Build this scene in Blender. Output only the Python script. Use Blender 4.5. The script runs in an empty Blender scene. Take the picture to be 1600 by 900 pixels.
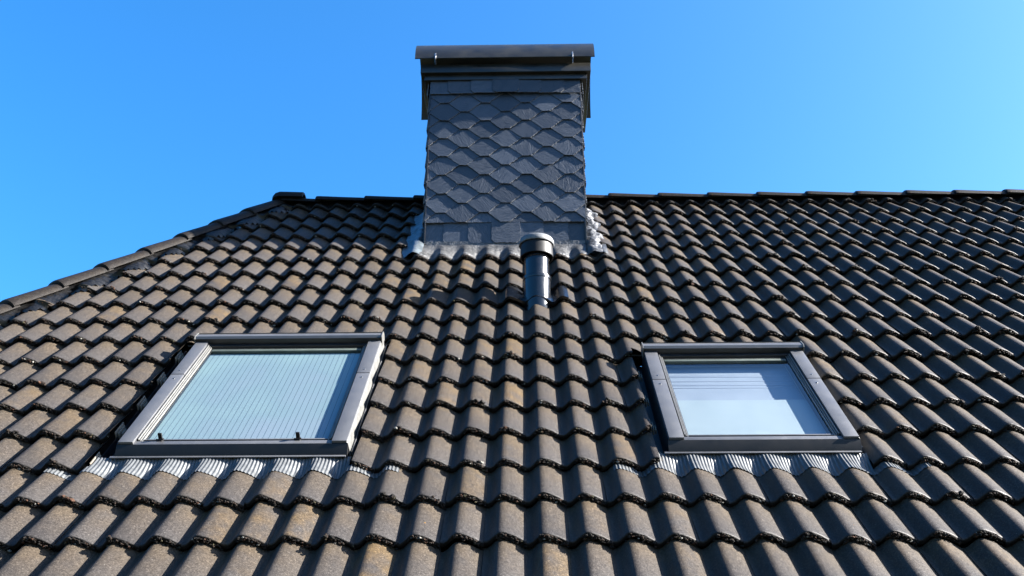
import bpy, bmesh, math, random
import numpy as np
from mathutils import Vector, Matrix, noise

random.seed(7)
rng = np.random.default_rng(11)
sc = bpy.context.scene

# ------------------------------------------------------------------ camera
PITCH, YAW, ROLL, TH = 0.44742, -0.01533, 0.0022, 0.81231
CT, ST = math.cos(TH), math.sin(TH)
cam_d = bpy.data.cameras.new("camera")
cam = bpy.data.objects.new("camera", cam_d)
sc.collection.objects.link(cam)
cam_d.sensor_width = 36.0
cam_d.lens = 33.063
cam_d.clip_start = 0.05
cam_d.clip_end = 2000
c_, s_ = math.cos(YAW), math.sin(YAW)
R0 = Vector((c_, -s_, 0))
U0 = Vector((-s_ * math.sin(PITCH), -c_ * math.sin(PITCH), math.cos(PITCH)))
F0 = Vector((s_ * math.cos(PITCH), c_ * math.cos(PITCH), math.sin(PITCH)))
cr, sr = math.cos(ROLL), math.sin(ROLL)
RX = cr * R0 - sr * U0
UY = sr * R0 + cr * U0
M = Matrix(((RX.x, UY.x, -F0.x, 0.13087), (RX.y, UY.y, -F0.y, -4.41371), (RX.z, UY.z, -F0.z, -0.82582), (0, 0, 0, 1)))
cam.matrix_world = M
sc.camera = cam

# ------------------------------------------------------------------ light
SUN = Vector((1.0, -0.075, 0.56)).normalized()
world = bpy.data.worlds.new("World")
sc.world = world
world.use_nodes = True
nt = world.node_tree
bg = nt.nodes["Background"]
sky = nt.nodes.new("ShaderNodeTexSky")
sky.sky_type = 'NISHITA'
sky.sun_disc = False
sky.sun_elevation = math.asin(SUN.z)
sky.sun_rotation = math.atan2(SUN.x, SUN.y)
sky.altitude = 0
sky.air_density = 1.0
sky.dust_density = 2.8
sky.ozone_density = 8.0
hs = nt.nodes.new("ShaderNodeHueSaturation")
hs.inputs['Saturation'].default_value = 1.18
hs.inputs['Hue'].default_value = 0.496
hs.inputs['Value'].default_value = 1.0
nt.links.new(sky.outputs[0], hs.inputs['Color'])
nt.links.new(hs.outputs[0], bg.inputs[0])
bg.inputs[1].default_value = 0.052

sun_d = bpy.data.lights.new("sun", 'SUN')
sun_d.energy = 5.0
sun_d.angle = math.radians(0.5)
sun_d.color = (1.0, 0.95, 0.89)
sun = bpy.data.objects.new("sun", sun_d)
sc.collection.objects.link(sun)
sun.rotation_euler = SUN.to_track_quat('Z', 'Y').to_euler()

sc.view_settings.view_transform = 'Standard'
sc.view_settings.look = 'None'
sc.view_settings.gamma = 1
sc.view_settings.exposure = 3.1

# ------------------------------------------------------------------ geometry constants
W = 0.20        # width of one tile wave
E = 0.33        # course exposure
STEP = 0.040    # rise at the lower end of a tile
AMP = 0.054     # crest to trough
PH = 0.013      # crest offset
THK = 0.030
V_RIDGE = 5.76
N = np.array([0, -ST, CT])


HOFF = [0.0]


def R(u, v, h=0.0):
    h = h + HOFF[0]
    return (u, v * CT - h * ST, v * ST + h * CT)


def Rn(a):
    a = np.asarray(a, float)
    return np.stack([a[:, 0], a[:, 1] * CT - a[:, 2] * ST, a[:, 1] * ST + a[:, 2] * CT], 1)


def wave(u):
    """S-shaped pantile: gentle right flank, steep left flank"""
    x = (u - PH) / W
    ph = 2 * np.pi * x - 0.85 * (1 - np.cos(2 * np.pi * x)) / 2 * 1.0
    return AMP * (0.5 + 0.5 * np.cos(ph) - 1.0)


def hip_u(v):
    return -3.72 + (v - 3.0) * 0.474


# ------------------------------------------------------------------ helpers
ORG = {}


def obj(name, verts, faces, mat, parent=None, origin=None, label=None, smooth=True, kind=None, auto=40):
    v = np.asarray(verts, float)
    if origin is None:
        lo, hi = v.min(0), v.max(0)
        origin = ((lo[0] + hi[0]) / 2, (lo[1] + hi[1]) / 2, lo[2])
    origin = np.array(origin, float)
    me = bpy.data.meshes.new(name)
    me.from_pydata((v - origin).tolist(), [], faces)
    me.update()
    o = bpy.data.objects.new(name, me)
    sc.collection.objects.link(o)
    if mat:
        me.materials.append(mat)
    ORG[o.name] = origin
    if parent:
        o.parent = parent
        o.location = Vector(origin - ORG[parent.name])
    else:
        o.location = Vector(origin)
    if label:
        o['label'] = label
    if kind:
        o['kind'] = kind
    if smooth:
        me.shade_smooth()
        try:
            me.set_sharp_from_angle(angle=math.radians(auto))
        except Exception:
            pass
    return o


class MB:
    """collects vertices and faces"""

    def __init__(self):
        self.v, self.f = [], []

    def add(self, vs, fs):
        n = len(self.v)
        self.v += [tuple(p) for p in vs]
        self.f += [[i + n for i in q] for q in fs]

    def box(self, u0, u1, v0, v1, h0, h1, bev=0.0, xyz=False, taper=0):
        """box in roof coordinates (or world xyz) with chamfered edges"""
        bm = bmesh.new()
        pts = [(u0, v0, h0), (u1, v0, h0), (u1, v1, h0), (u0, v1, h0), (u0, v0, h1), (u1, v0, h1), (u1, v1, h1), (u0, v1, h1)]
        vv = [bm.verts.new(p) for p in pts]
        for q in [(3, 2, 1, 0), (4, 5, 6, 7), (0, 1, 5, 4), (1, 2, 6, 5), (2, 3, 7, 6), (3, 0, 4, 7)]:
            bm.faces.new([vv[i] for i in q])
        if bev > 0:
            bmesh.ops.bevel(bm, geom=list(bm.edges), offset=bev, segments=2, affect='EDGES', profile=0.6)
        bm.verts.index_update()
        P = [tuple(v.co) for v in bm.verts]
        Fc = [[v.index for v in f.verts] for f in bm.faces]
        bm.free()
        self.add(P if xyz else [R(*p) for p in P], Fc)

    def prism(self, poly, a0, a1, axis='u', xyz=False):
        """poly: list of (v,h) swept along u, or (u,h) along v, or (u,v) along h"""
        n = len(poly)

        def mk(p, a):
            return {'u': (a, p[0], p[1]), 'v': (p[0], a, p[1]), 'h': (p[0], p[1], a)}[axis]
        P = [mk(p, a0) for p in poly] + [mk(p, a1) for p in poly]
        Fc = [[i, (i + 1) % n, n + (i + 1) % n, n + i] for i in range(n)]
        Fc += [list(range(n))[::-1], [n + i for i in range(n)]]
        self.add(P if xyz else [R(*p) for p in P], Fc)

    def tube(self, pts, r, n=10, cap=True):
        pts = [Vector(p) for p in pts]
        rs = r if isinstance(r, (list, tuple)) else [r] * len(pts)
        base = len(self.v)
        prev = None
        for i, p in enumerate(pts):
            t = (pts[min(i + 1, len(pts) - 1)] - pts[max(i - 1, 0)]).normalized()
            a = prev if prev else (Vector((1, 0, 0)) if abs(t.x) < 0.9 else Vector((0, 1, 0)))
            a = (a - t * a.dot(t)).normalized()
            prev = a
            b = t.cross(a)
            for k in range(n):
                w = 2 * math.pi * k / n
                self.v.append(tuple(p + rs[i] * (math.cos(w) * a + math.sin(w) * b)))
        for i in range(len(pts) - 1):
            for k in range(n):
                self.f.append([base + i * n + k, base + i * n + (k + 1) % n, base + (i + 1) * n + (k + 1) % n, base + (i + 1) * n + k])
        if cap:
            self.f.append([base + k for k in range(n)][::-1])
            self.f.append([base + (len(pts) - 1) * n + k for k in range(n)])

    def lathe(self, prof, cx, cy, n=40):
        """prof: (r,z) list"""
        base = len(self.v)
        for r, z in prof:
            for k in range(n):
                w = 2 * math.pi * k / n
                self.v.append((cx + r * math.cos(w), cy + r * math.sin(w), z))
        for i in range(len(prof) - 1):
            for k in range(n):
                self.f.append([base + i * n + k, base + i * n + (k + 1) % n, base + (i + 1) * n + (k + 1) % n, base + (i + 1) * n + k])

    def grid(self, P):
        """P: array (a,b,3)"""
        a, b, _ = P.shape
        base = len(self.v)
        self.v += [tuple(p) for p in P.reshape(-1, 3)]
        for i in range(a - 1):
            for j in range(b - 1):
                self.f.append([base + i * b + j, base + i * b + j + 1, base + (i + 1) * b + j + 1, base + (i + 1) * b + j])

    def build(self, name, mat, parent=None, **k):
        return obj(name, self.v, self.f, mat, parent, **k)


# ------------------------------------------------------------------ materials
def newmat(name):
    m = bpy.data.materials.new(name)
    m.use_nodes = True
    t = m.node_tree
    return m, t, t.nodes['Principled BSDF']


def nd(t, typ, **kw):
    n = t.nodes.new(typ)
    for k, v in kw.items():
        setattr(n, k, v)
    return n


def ramp(t, src, stops, interp='LINEAR'):
    r = nd(t, 'ShaderNodeValToRGB')
    r.color_ramp.interpolation = interp
    el = r.color_ramp.elements
    while len(el) < len(stops):
        el.new(0.5)
    for e, (p, c) in zip(el, stops):
        e.position = p
        e.color = (c, c, c, 1) if isinstance(c, (int, float)) else (*c, 1)
    t.links.new(src, r.inputs[0])
    return r


def mixc(t, fac, a, b, mode='MIX'):
    m = nd(t, 'ShaderNodeMix', data_type='RGBA', blend_type=mode)
    for i, x in ((0, fac), (6, a), (7, b)):
        if isinstance(x, (int, float)):
            m.inputs[i].default_value = x
        elif isinstance(x, tuple):
            m.inputs[i].default_value = (*x, 1)
        else:
            t.links.new(x, m.inputs[i])
    return m.outputs[2]


def mth(t, op, a, b=0.0, c=0.0, clamp=False):
    m = nd(t, 'ShaderNodeMath', operation=op, use_clamp=clamp)
    for i, x in enumerate((a, b, c)):
        if isinstance(x, (int, float)):
            m.inputs[i].default_value = x
        else:
            t.links.new(x, m.inputs[i])
    return m.outputs[0]


def noise_n(t, scale, detail=4, rough=0.55, vec=None, dist=0.0):
    n = nd(t, 'ShaderNodeTexNoise')
    n.inputs['Scale'].default_value = scale
    n.inputs['Detail'].default_value = detail
    n.inputs['Roughness'].default_value = rough
    n.inputs['Distortion'].default_value = dist
    if vec is not None:
        t.links.new(vec, n.inputs['Vector'])
    return n


def bump(t, bs, h, strength, dist=0.002):
    b = nd(t, 'ShaderNodeBump')
    b.inputs['Strength'].default_value = strength
    b.inputs['Distance'].default_value = dist
    t.links.new(h, b.inputs['Height'])
    t.links.new(b.outputs[0], bs.inputs['Normal'])
    return b


def tile_material(name, attrs=True, dark=1.0):
    m, t, bs = newmat(name)
    tc = nd(t, 'ShaderNodeTexCoord')
    o = tc.outputs['Object']
    n1 = noise_n(t, 9, 3, 0.5, o)
    n2 = noise_n(t, 60, 5, 0.65, o)
    n3 = noise_n(t, 110, 6, 0.85, o)
    if attrs:
        at = nd(t, 'ShaderNodeAttribute', attribute_name='tile')
        sep = nd(t, 'ShaderNodeSeparateColor')
        t.links.new(at.outputs['Color'], sep.inputs[0])
        tone, och, along = sep.outputs[0], sep.outputs[1], sep.outputs[2]
        edgef = at.outputs['Alpha']
    else:
        tone, och, along, edgef = n1.outputs[0], 0.2, 0.5, None
    base = mixc(t, tone, (0.0186, 0.0173, 0.0169), (0.0289, 0.0268, 0.0257))
    # brownish weathered middle of each tile, greyer towards its lower end
    w1 = mth(t, 'MULTIPLY', along, n1.outputs[0])
    w1 = mth(t, 'MULTIPLY', w1, 2.0, clamp=True)
    base = mixc(t, w1, base, (0.0365, 0.0289, 0.0209))
    # ochre algae on some tiles
    om = ramp(t, n1.outputs[0], [(0.34, 0.0), (0.68, 1.0)])
    of = mth(t, 'MULTIPLY', om.outputs[0], och)
    of = mth(t, 'MULTIPLY', of, mth(t, 'MULTIPLY_ADD', n2.outputs[0], 1.2, 0.1), clamp=True)
    base = mixc(t, of, base, (0.0570, 0.0380, 0.0175))
    # mottling and fine grain
    mo = ramp(t, n2.outputs[0], [(0.3, 0.76), (0.7, 1.18)])
    base = mixc(t, 1.0, base, mo.outputs[0], 'MULTIPLY')
    gr = ramp(t, n3.outputs[0], [(0.36, 0.66), (0.53, 1.0), (0.64, 2.1)])
    base = mixc(t, 1.0, base, gr.outputs[0], 'MULTIPLY')
    # tiny orange lichens and pale specks
    vo = nd(t, 'ShaderNodeTexVoronoi')
    vo.inputs['Scale'].default_value = 9.0
    t.links.new(o, vo.inputs['Vector'])
    nv = mth(t, 'ADD', vo.outputs['Distance'], mth(t, 'MULTIPLY', n2.outputs[0], 0.09))
    sp = ramp(t, nv, [(0.072, 1.0), (0.088, 0.0)])
    seps = nd(t, 'ShaderNodeSeparateColor')
    t.links.new(vo.outputs['Color'], seps.inputs[0])
    rare = mth(t, 'GREATER_THAN', seps.outputs[0], 0.80)
    base = mixc(t, mth(t, 'MULTIPLY', sp.outputs[0], rare), base, (0.1824, 0.0836, 0.0076))
    vo2 = nd(t, 'ShaderNodeTexVoronoi')
    vo2.inputs['Scale'].default_value = 38.0
    t.links.new(o, vo2.inputs['Vector'])
    sp2 = ramp(t, vo2.outputs['Distance'], [(0.06, 1.0), (0.10, 0.0)])
    sep2 = nd(t, 'ShaderNodeSeparateColor')
    t.links.new(vo2.outputs['Color'], sep2.inputs[0])
    rare2 = mth(t, 'GREATER_THAN', sep2.outputs[1], 0.86)
    base = mixc(t, mth(t, 'MULTIPLY', mth(t, 'MULTIPLY', sp2.outputs[0], rare2), 0.75), base, (0.1140, 0.1079, 0.0988))
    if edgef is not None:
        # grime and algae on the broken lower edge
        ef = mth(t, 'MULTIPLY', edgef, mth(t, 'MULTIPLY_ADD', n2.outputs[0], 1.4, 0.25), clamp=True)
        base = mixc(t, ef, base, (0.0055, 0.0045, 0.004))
    if dark != 1.0:
        base = mixc(t, 1.0, base, (dark * 0.92, dark * 0.94, dark), 'MULTIPLY')
    t.links.new(base, bs.inputs['Base Color'])
    rr = ramp(t, n2.outputs[0], [(0.3, 0.42), (0.7, 0.58)])
    t.links.new(rr.outputs[0], bs.inputs['Roughness'])
    bs.inputs['Specular IOR Level'].default_value = 0.09
    hh = mth(t, 'ADD', mth(t, 'MULTIPLY', n3.outputs[0], 1.0), n2.outputs[0])
    bump(t, bs, hh, 0.45, 0.003)
    return m


M_TILE = tile_material("roof_tile")
M_RIDGE = tile_material("ridge_tile", False, 0.36)


def simple(name, col, rough=0.5, metal=0.0, nscale=30, namp=0.12, bstr=0.0, bscale=None, spec=0.5, col2=None, bdist=0.002):
    m, t, bs = newmat(name)
    tc = nd(t, 'ShaderNodeTexCoord')
    n = noise_n(t, nscale, 5, 0.6, tc.outputs['Object'])
    col = tuple(c * 0.34 for c in col)
    col2 = tuple(c * 0.34 for c in col2) if col2 else None
    c2 = col2 if col2 else tuple(min(1, c * (1 + namp * 2.5)) for c in col)
    c1 = tuple(c * (1 - namp) for c in col)
    r = ramp(t, n.outputs[0], [(0.3, c1), (0.7, c2)])
    t.links.new(r.outputs[0], bs.inputs['Base Color'])
    rr = ramp(t, n.outputs[0], [(0.3, max(0, rough - 0.07)), (0.7, min(1, rough + 0.07))])
    t.links.new(rr.outputs[0], bs.inputs['Roughness'])
    bs.inputs['Metallic'].default_value = metal
    bs.inputs['Specular IOR Level'].default_value = spec
    if bstr > 0:
        nb = noise_n(t, bscale or nscale, 4, 0.6, tc.outputs['Object'])
        bump(t, bs, nb.outputs[0], bstr, bdist)
    return m


M_CLAD = simple("grey_lacquered_metal", (0.138, 0.141, 0.150), 0.42, 0.0, 14, 0.05)
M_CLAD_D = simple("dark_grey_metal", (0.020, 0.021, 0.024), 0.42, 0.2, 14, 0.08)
M_PANEL = simple("black_front_panel", (0.010, 0.0105, 0.012), 0.45, 0.0, 14, 0.15, spec=0.25)
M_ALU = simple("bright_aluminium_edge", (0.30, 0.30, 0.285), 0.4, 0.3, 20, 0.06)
M_APRON = simple("pleated_grey_apron", (0.165, 0.175, 0.18), 0.42, 0.3, 25, 0.12)
M_RUBBER = simple("black_seal", (0.008, 0.008, 0.009), 0.55, 0, 30, 0.1, spec=0.25)
M_CAP = simple("dark_patinated_metal", (0.030, 0.0275, 0.020), 0.36, 0.15, 6, 0.25)
M_ROD = simple("galvanised_rod", (0.55, 0.56, 0.58), 0.3, 0.9, 30, 0.1)
M_PIPE = simple("dark_grey_plastic_pipe", (0.011, 0.013, 0.017), 0.22, 0, 18, 0.15)
M_PIPETOP = simple("weathered_pipe_cover", (0.19, 0.20, 0.21), 0.5, 0, 40, 0.2)
M_ROLL = simple("black_crinkled_roll", (0.010, 0.010, 0.0105), 0.34, 0.0, 40, 0.3, 0.9, 70, spec=0.35)
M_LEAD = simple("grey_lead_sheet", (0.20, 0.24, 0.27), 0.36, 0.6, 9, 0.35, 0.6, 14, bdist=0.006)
M_LEADB = simple("bright_lead_sheet", (0.17, 0.175, 0.18), 0.42, 0.5, 12, 0.3, 1.0, 28, bdist=0.012, col2=(0.28, 0.28, 0.28))
M_CORE = simple("chimney_core", (0.02, 0.02, 0.022), 0.8, 0, 20, 0.2)
M_FOAM = simple("pale_foam_edge", (0.30, 0.26, 0.20), 0.9, 0, 60, 0.35)
M_WALL = simple("brick_wall", (0.30, 0.14, 0.09), 0.85, 0, 8, 0.25)
M_GROUND = simple("lawn_ground", (0.05, 0.07, 0.03), 0.95, 0, 3, 0.4)


def slate_material():
    m, t, bs = newmat("slate")
    tc = nd(t, 'ShaderNodeTexCoord')
    at = nd(t, 'ShaderNodeAttribute', attribute_name='tile')
    sep = nd(t, 'ShaderNodeSeparateColor')
    t.links.new(at.outputs['Color'], sep.inputs[0])
    base = mixc(t, sep.outputs[0], (0.0105, 0.0148, 0.0225), (0.0285, 0.0370, 0.0520))
    # cleavage texture: each slate has its own direction
    mp = nd(t, 'ShaderNodeCombineXYZ')
    sx = nd(t, 'ShaderNodeSeparateXYZ')
    t.links.new(tc.outputs['Object'], sx.inputs[0])
    ang = mth(t, 'MULTIPLY', sep.outputs[1], 3.0)
    ca, sa = mth(t, 'COSINE', ang), mth(t, 'SINE', ang)
    xr = mth(t, 'ADD', mth(t, 'MULTIPLY', sx.outputs[0], ca), mth(t, 'MULTIPLY', sx.outputs[2], sa))
    zr = mth(t, 'SUBTRACT', mth(t, 'MULTIPLY', sx.outputs[2], ca), mth(t, 'MULTIPLY', sx.outputs[0], sa))
    t.links.new(mth(t, 'MULTIPLY', xr, 7.0), mp.inputs[0])
    t.links.new(mth(t, 'MULTIPLY', zr, 26.0), mp.inputs[1])
    t.links.new(mth(t, 'MULTIPLY', sep.outputs[2], 37.0), mp.inputs[2])
    n = noise_n(t, 1.6, 6, 0.62, mp.outputs[0], 1.4)
    n2 = noise_n(t, 150, 4, 0.6, tc.outputs['Object'])
    mo = ramp(t, n.outputs[0], [(0.3, 0.68), (0.7, 1.32)])
    base = mixc(t, 1.0, base, mo.outputs[0], 'MULTIPLY')
    # pale scratches
    sc_ = ramp(t, n2.outputs[0], [(0.70, 0.0), (0.78, 1.0)])
    base = mixc(t, mth(t, 'MULTIPLY', sc_.outputs[0], 0.35), base, (0.1105, 0.1190, 0.1275))
    t.links.new(base, bs.inputs['Base Color'])
    rr = ramp(t, n.outputs[0], [(0.3, 0.38), (0.7, 0.58)])
    t.links.new(rr.outputs[0], bs.inputs['Roughness'])
    hh = mth(t, 'ADD', n.outputs[0], mth(t, 'MULTIPLY', n2.outputs[0], 0.12))
    bump(t, bs, hh, 0.62, 0.006)
    return m


M_SLATE = slate_material()
M_SLATE_EDGE = simple("slate_chipped_sunlit_edge", (0.20, 0.21, 0.23), 0.7, 0, 80, 0.4)  # chipped slate edges, paled further: the sun they catch is put into the colour


def moss_material():
    m, t, bs = newmat("dark_moss")
    at = nd(t, 'ShaderNodeAttribute', attribute_name='tile')
    r = ramp(t, at.outputs['Fac'], [(0.0, (0.006, 0.005, 0.004)), (0.55, (0.014, 0.009, 0.006)), (0.86, (0.034, 0.016, 0.009)),
                                    (0.95, (0.028, 0.024, 0.012)), (0.975, (0.13, 0.125, 0.11))], 'CONSTANT')
    tc = nd(t, 'ShaderNodeTexCoord')
    n = noise_n(t, 300, 4, 0.7, tc.outputs['Object'])
    mo = ramp(t, n.outputs[0], [(0.3, 0.5), (0.7, 1.5)])
    t.links.new(mixc(t, 1.0, r.outputs[0], mo.outputs[0], 'MULTIPLY'), bs.inputs['Base Color'])
    bs.inputs['Roughness'].default_value = 0.9
    bs.inputs['Specular IOR Level'].default_value = 0.2
    bump(t, bs, n.outputs[0], 0.8, 0.004)
    return m


M_MOSS = moss_material()


def glass_material():
    m = bpy.data.materials.new("window_glass")
    m.use_nodes = True
    t = m.node_tree
    t.nodes.clear()
    out = nd(t, 'ShaderNodeOutputMaterial')
    tr = nd(t, 'ShaderNodeBsdfTransparent')
    tr.inputs[0].default_value = (0.86, 0.93, 0.92, 1)
    gl = nd(t, 'ShaderNodeBsdfGlossy')
    gl.inputs['Roughness'].default_value = 0.02
    gl.inputs[0].default_value = (0.95, 0.98, 1, 1)
    ge = nd(t, 'ShaderNodeNewGeometry')
    dt = nd(t, 'ShaderNodeVectorMath', operation='DOT_PRODUCT')
    t.links.new(ge.outputs['Normal'], dt.inputs[0])
    t.links.new(ge.outputs['Incoming'], dt.inputs[1])
    cs = mth(t, 'SUBTRACT', 1.0, mth(t, 'ABSOLUTE', dt.outputs['Value']), clamp=True)
    f2 = mth(t, 'MULTIPLY_ADD', mth(t, 'POWER', cs, 5.0), 0.92, 0.08, clamp=True)
    mx = nd(t, 'ShaderNodeMixShader')
    t.links.new(f2, mx.inputs[0])
    t.links.new(tr.outputs[0], mx.inputs[1])
    t.links.new(gl.outputs[0], mx.inputs[2])
    t.links.new(mx.outputs[0], out.inputs[0])
    return m


M_GLASS = glass_material()


def blind_material():
    m, t, bs = newmat("pinstriped_blind")
    tc = nd(t, 'ShaderNodeTexCoord')
    sx = nd(t, 'ShaderNodeSeparateXYZ')
    t.links.new(tc.outputs['Object'], sx.inputs[0])
    fr = mth(t, 'FRACT', mth(t, 'MULTIPLY', mth(t, 'ADD', sx.outputs[0], 5.0), 1 / 0.0335))
    ln = mth(t, 'LESS_THAN', fr, 0.12)
    n = noise_n(t, 1.6, 2, 0.5, tc.outputs['Object'])
    b = ramp(t, n.outputs[0], [(0.30, (0.1230, 0.1599, 0.1640)), (0.5, (0.1025, 0.1312, 0.1476)), (0.70, (0.1189, 0.1312, 0.1599))])
    c = mixc(t, ln, b.outputs[0], (0.0369, 0.0492, 0.0615))
    t.links.new(c, bs.inputs['Base Color'])
    bs.inputs['Roughness'].default_value = 0.7
    return m


M_BLIND = blind_material()
M_PALE = simple("white_roller_blind", (0.46, 0.50, 0.545), 0.6, 0, 3, 0.04)
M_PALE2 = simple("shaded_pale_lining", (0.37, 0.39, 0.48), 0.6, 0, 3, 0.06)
M_PALE3 = simple("folded_blind_bar", (0.38, 0.39, 0.48), 0.5, 0, 3, 0.06)

# ------------------------------------------------------------------ setting
gv = [(-300, -300, -6.2), (300, -300, -6.2), (300, 300, -6.2), (-300, 300, -6.2)]
g = obj("ground", gv, [[0, 1, 2, 3]], M_GROUND, smooth=False)
g['kind'] = 'structure'

house = bpy.data.objects.new("house", None)
sc.collection.objects.link(house)
H0 = np.array([2.0, 3.96, -6.2])
house.location = Vector(H0)
ORG[house.name] = H0
house['label'] = "house roof of dark pantiles with a slate chimney and two roof windows"
house['category'] = "house"

# windows: (uL, uR, vB, vT)
WINS = [dict(uL=-2.085, uR=-0.840, vB=0.805, vT=2.195, gap=0.118), dict(uL=0.900, uR=1.920, vB=0.815, vT=1.985, gap=0.072)]
CH_U0, CH_U1, CH_Y0, CH_Y1 = -0.767, 0.680, 2.950, 3.80
CH_V0, CH_V1 = CH_Y0 / CT, CH_Y1 / CT

# rectangles cut out of the tile field (u0,u1,v0,v1)
HOLES = [(-2.205, -0.790, 0.655, 2.27), (0.83, 1.950, 0.655, 2.07), (CH_U0 + 0.02, CH_U1 - 0.02, CH_V0 - 0.035, CH_V1 - 0.02)]


def tile_field(rows, u_lo, u_hi, holes, nu=14, nv=5, jitter=True):
    cutu = sorted(set([x for hh in holes for x in hh[:2]]))
    cutv = sorted(set([x for hh in holes for x in hh[2:]]))
    V, Fc, A = [], [], []
    tiles = []
    ci = 0
    c0 = int(math.floor((u_lo) / W)) - 1
    c1 = int(math.ceil((u_hi) / W)) + 1
    for k in rows:
        v0 = k * E
        v1 = min(v0 + E + 0.0, V_RIDGE)
        rowj = rng.normal(0, 0.0015)
        for c in range(c0, c1 + 1):
            a0 = c * W + PH - 0.085
            a1 = a0 + W
            if a1 < u_lo or a0 > u_hi:
                continue
            if a1 < hip_u(v0) - 0.15:
                continue
            us = list(np.linspace(a0, a1, nu + 1)) + [x for x in cutu if a0 < x < a1]
            us = np.array(sorted(us))
            vs = [v0 + 0.010] + list(np.linspace(v0 + 0.03, v1 + 0.012, nv)) + [x for x in cutv if v0 + 0.012 < x < v1]
            vs = np.array(sorted(vs))
            if jitter:
                dh = rng.normal(0, 0.0030) + rowj
                sl = rng.normal(0, 0.013)
                sv = rng.normal(0, 0.0045) - (0.012 if rng.random() < 0.04 else 0)
                tw = rng.normal(0, 0.014)
            else:
                dh = sl = sv = tw = 0
            uc = (a0 + a1) / 2

            def surf(u, v, off=0.0):
                al = (v - v0) / E
                h = STEP * (1 - al) + wave(u) + (dh + tw * (u - uc)) * (1 - al * 0.7)
                return u, v + sv + sl * (u - uc), h + off
            base = len(V)
            rown = []
            # front edge stations (v, offset): underside, lower lip, rounding, then top surface
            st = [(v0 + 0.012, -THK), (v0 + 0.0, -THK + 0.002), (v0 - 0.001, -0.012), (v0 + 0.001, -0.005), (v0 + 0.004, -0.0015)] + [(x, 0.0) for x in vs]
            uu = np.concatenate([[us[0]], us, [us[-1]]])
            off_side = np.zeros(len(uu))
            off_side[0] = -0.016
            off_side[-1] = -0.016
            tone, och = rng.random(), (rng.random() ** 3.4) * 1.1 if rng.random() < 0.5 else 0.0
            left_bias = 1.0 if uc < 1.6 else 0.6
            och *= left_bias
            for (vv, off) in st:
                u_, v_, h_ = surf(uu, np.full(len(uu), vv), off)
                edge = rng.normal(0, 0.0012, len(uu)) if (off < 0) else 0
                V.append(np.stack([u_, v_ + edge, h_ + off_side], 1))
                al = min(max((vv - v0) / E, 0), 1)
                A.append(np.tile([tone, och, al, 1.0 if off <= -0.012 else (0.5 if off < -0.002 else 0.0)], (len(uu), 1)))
            nu_ = len(uu)
            ns = len(st)
            for i in range(ns - 1):
                vm = (st[i][0] + st[i + 1][0]) / 2
                for j in range(nu_ - 1):
                    um = (uu[j] + uu[j + 1]) / 2
                    if um < u_lo or um > u_hi:
                        continue
                    hole = False
                    for (x0, x1, y0, y1) in holes:
                        if x0 < um < x1 and y0 < vm < y1:
                            hole = True
                            break
                    if hole:
                        continue
                    p = ci + i * nu_ + j
                    Fc.append((p, p + 1, p + nu_ + 1, p + nu_))
            ci += ns * nu_
            tiles.append((k, c, uc, v0, dh, tw, sl, sv))
    return np.concatenate(V), Fc, np.concatenate(A), tiles


def set_attr(o, A):
    ca = o.data.color_attributes.new(name='tile', type='FLOAT_COLOR', domain='POINT')
    ca.data.foreach_set('color', np.asarray(A, np.float32).ravel())


ROWS = list(range(-7, 18))
U_HI = 8.4
V, Fc, A, TILES = tile_field(ROWS, -9.0, U_HI, HOLES)
roof = obj("roof", Rn(V), Fc, M_TILE, house, origin=R(2, -2.4, 0))
set_attr(roof, A)
# cut the field along the hip (vertical plane through the hip line)
P0 = Vector(R(hip_u(0) + 0.03, 0, 0))
P1 = Vector(R(hip_u(5) + 0.03, 5, 0))
dirh = (P1 - P0)
nrm = Vector((dirh.y, -dirh.x, 0)).normalized()     # points to +u side
bm = bmesh.new()
bm.from_mesh(roof.data)
off = Vector(ORG[roof.name])
bmesh.ops.bisect_plane(bm, geom=bm.verts[:] + bm.edges[:] + bm.faces[:], plane_co=P0 - off, plane_no=nrm, clear_inner=True)
bm.to_mesh(roof.data)
bm.free()
roof.data.shade_smooth()
roof.data.set_sharp_from_angle(angle=math.radians(50))

# underlay below the tiles (with the same openings), so no light falls through
ub = MB()
us_ = sorted(set([-9.0, U_HI] + [x for h_ in HOLES for x in h_[:2]]))
vs_ = sorted(set([-2.3, V_RIDGE] + [x for h_ in HOLES for x in h_[2:]]))
for a, b in zip(us_[:-1], us_[1:]):
    for c, d in zip(vs_[:-1], vs_[1:]):
        um, vm = (a + b) / 2, (c + d) / 2
        if any(x0 < um < x1 and y0 < vm < y1 for (x0, x1, y0, y1) in HOLES[2:]):
            continue
        if any(x0 < um < x1 and y0 < vm < y1 for (x0, x1, y0, y1) in HOLES[:2]):
            continue
        aa = [(a, c), (b, c), (b, d), (a, d)]
        aa = [(max(x, hip_u(y) + 0.02), y) for x, y in aa]
        if aa[1][0] - aa[0][0] < 1e-4 and aa[2][0] - aa[3][0] < 1e-4:
            continue
        ub.add([R(x, y, -0.085) for x, y in aa], [[0, 1, 2, 3]])
ub.build("underlay", M_RUBBER, roof, smooth=False)


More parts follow.
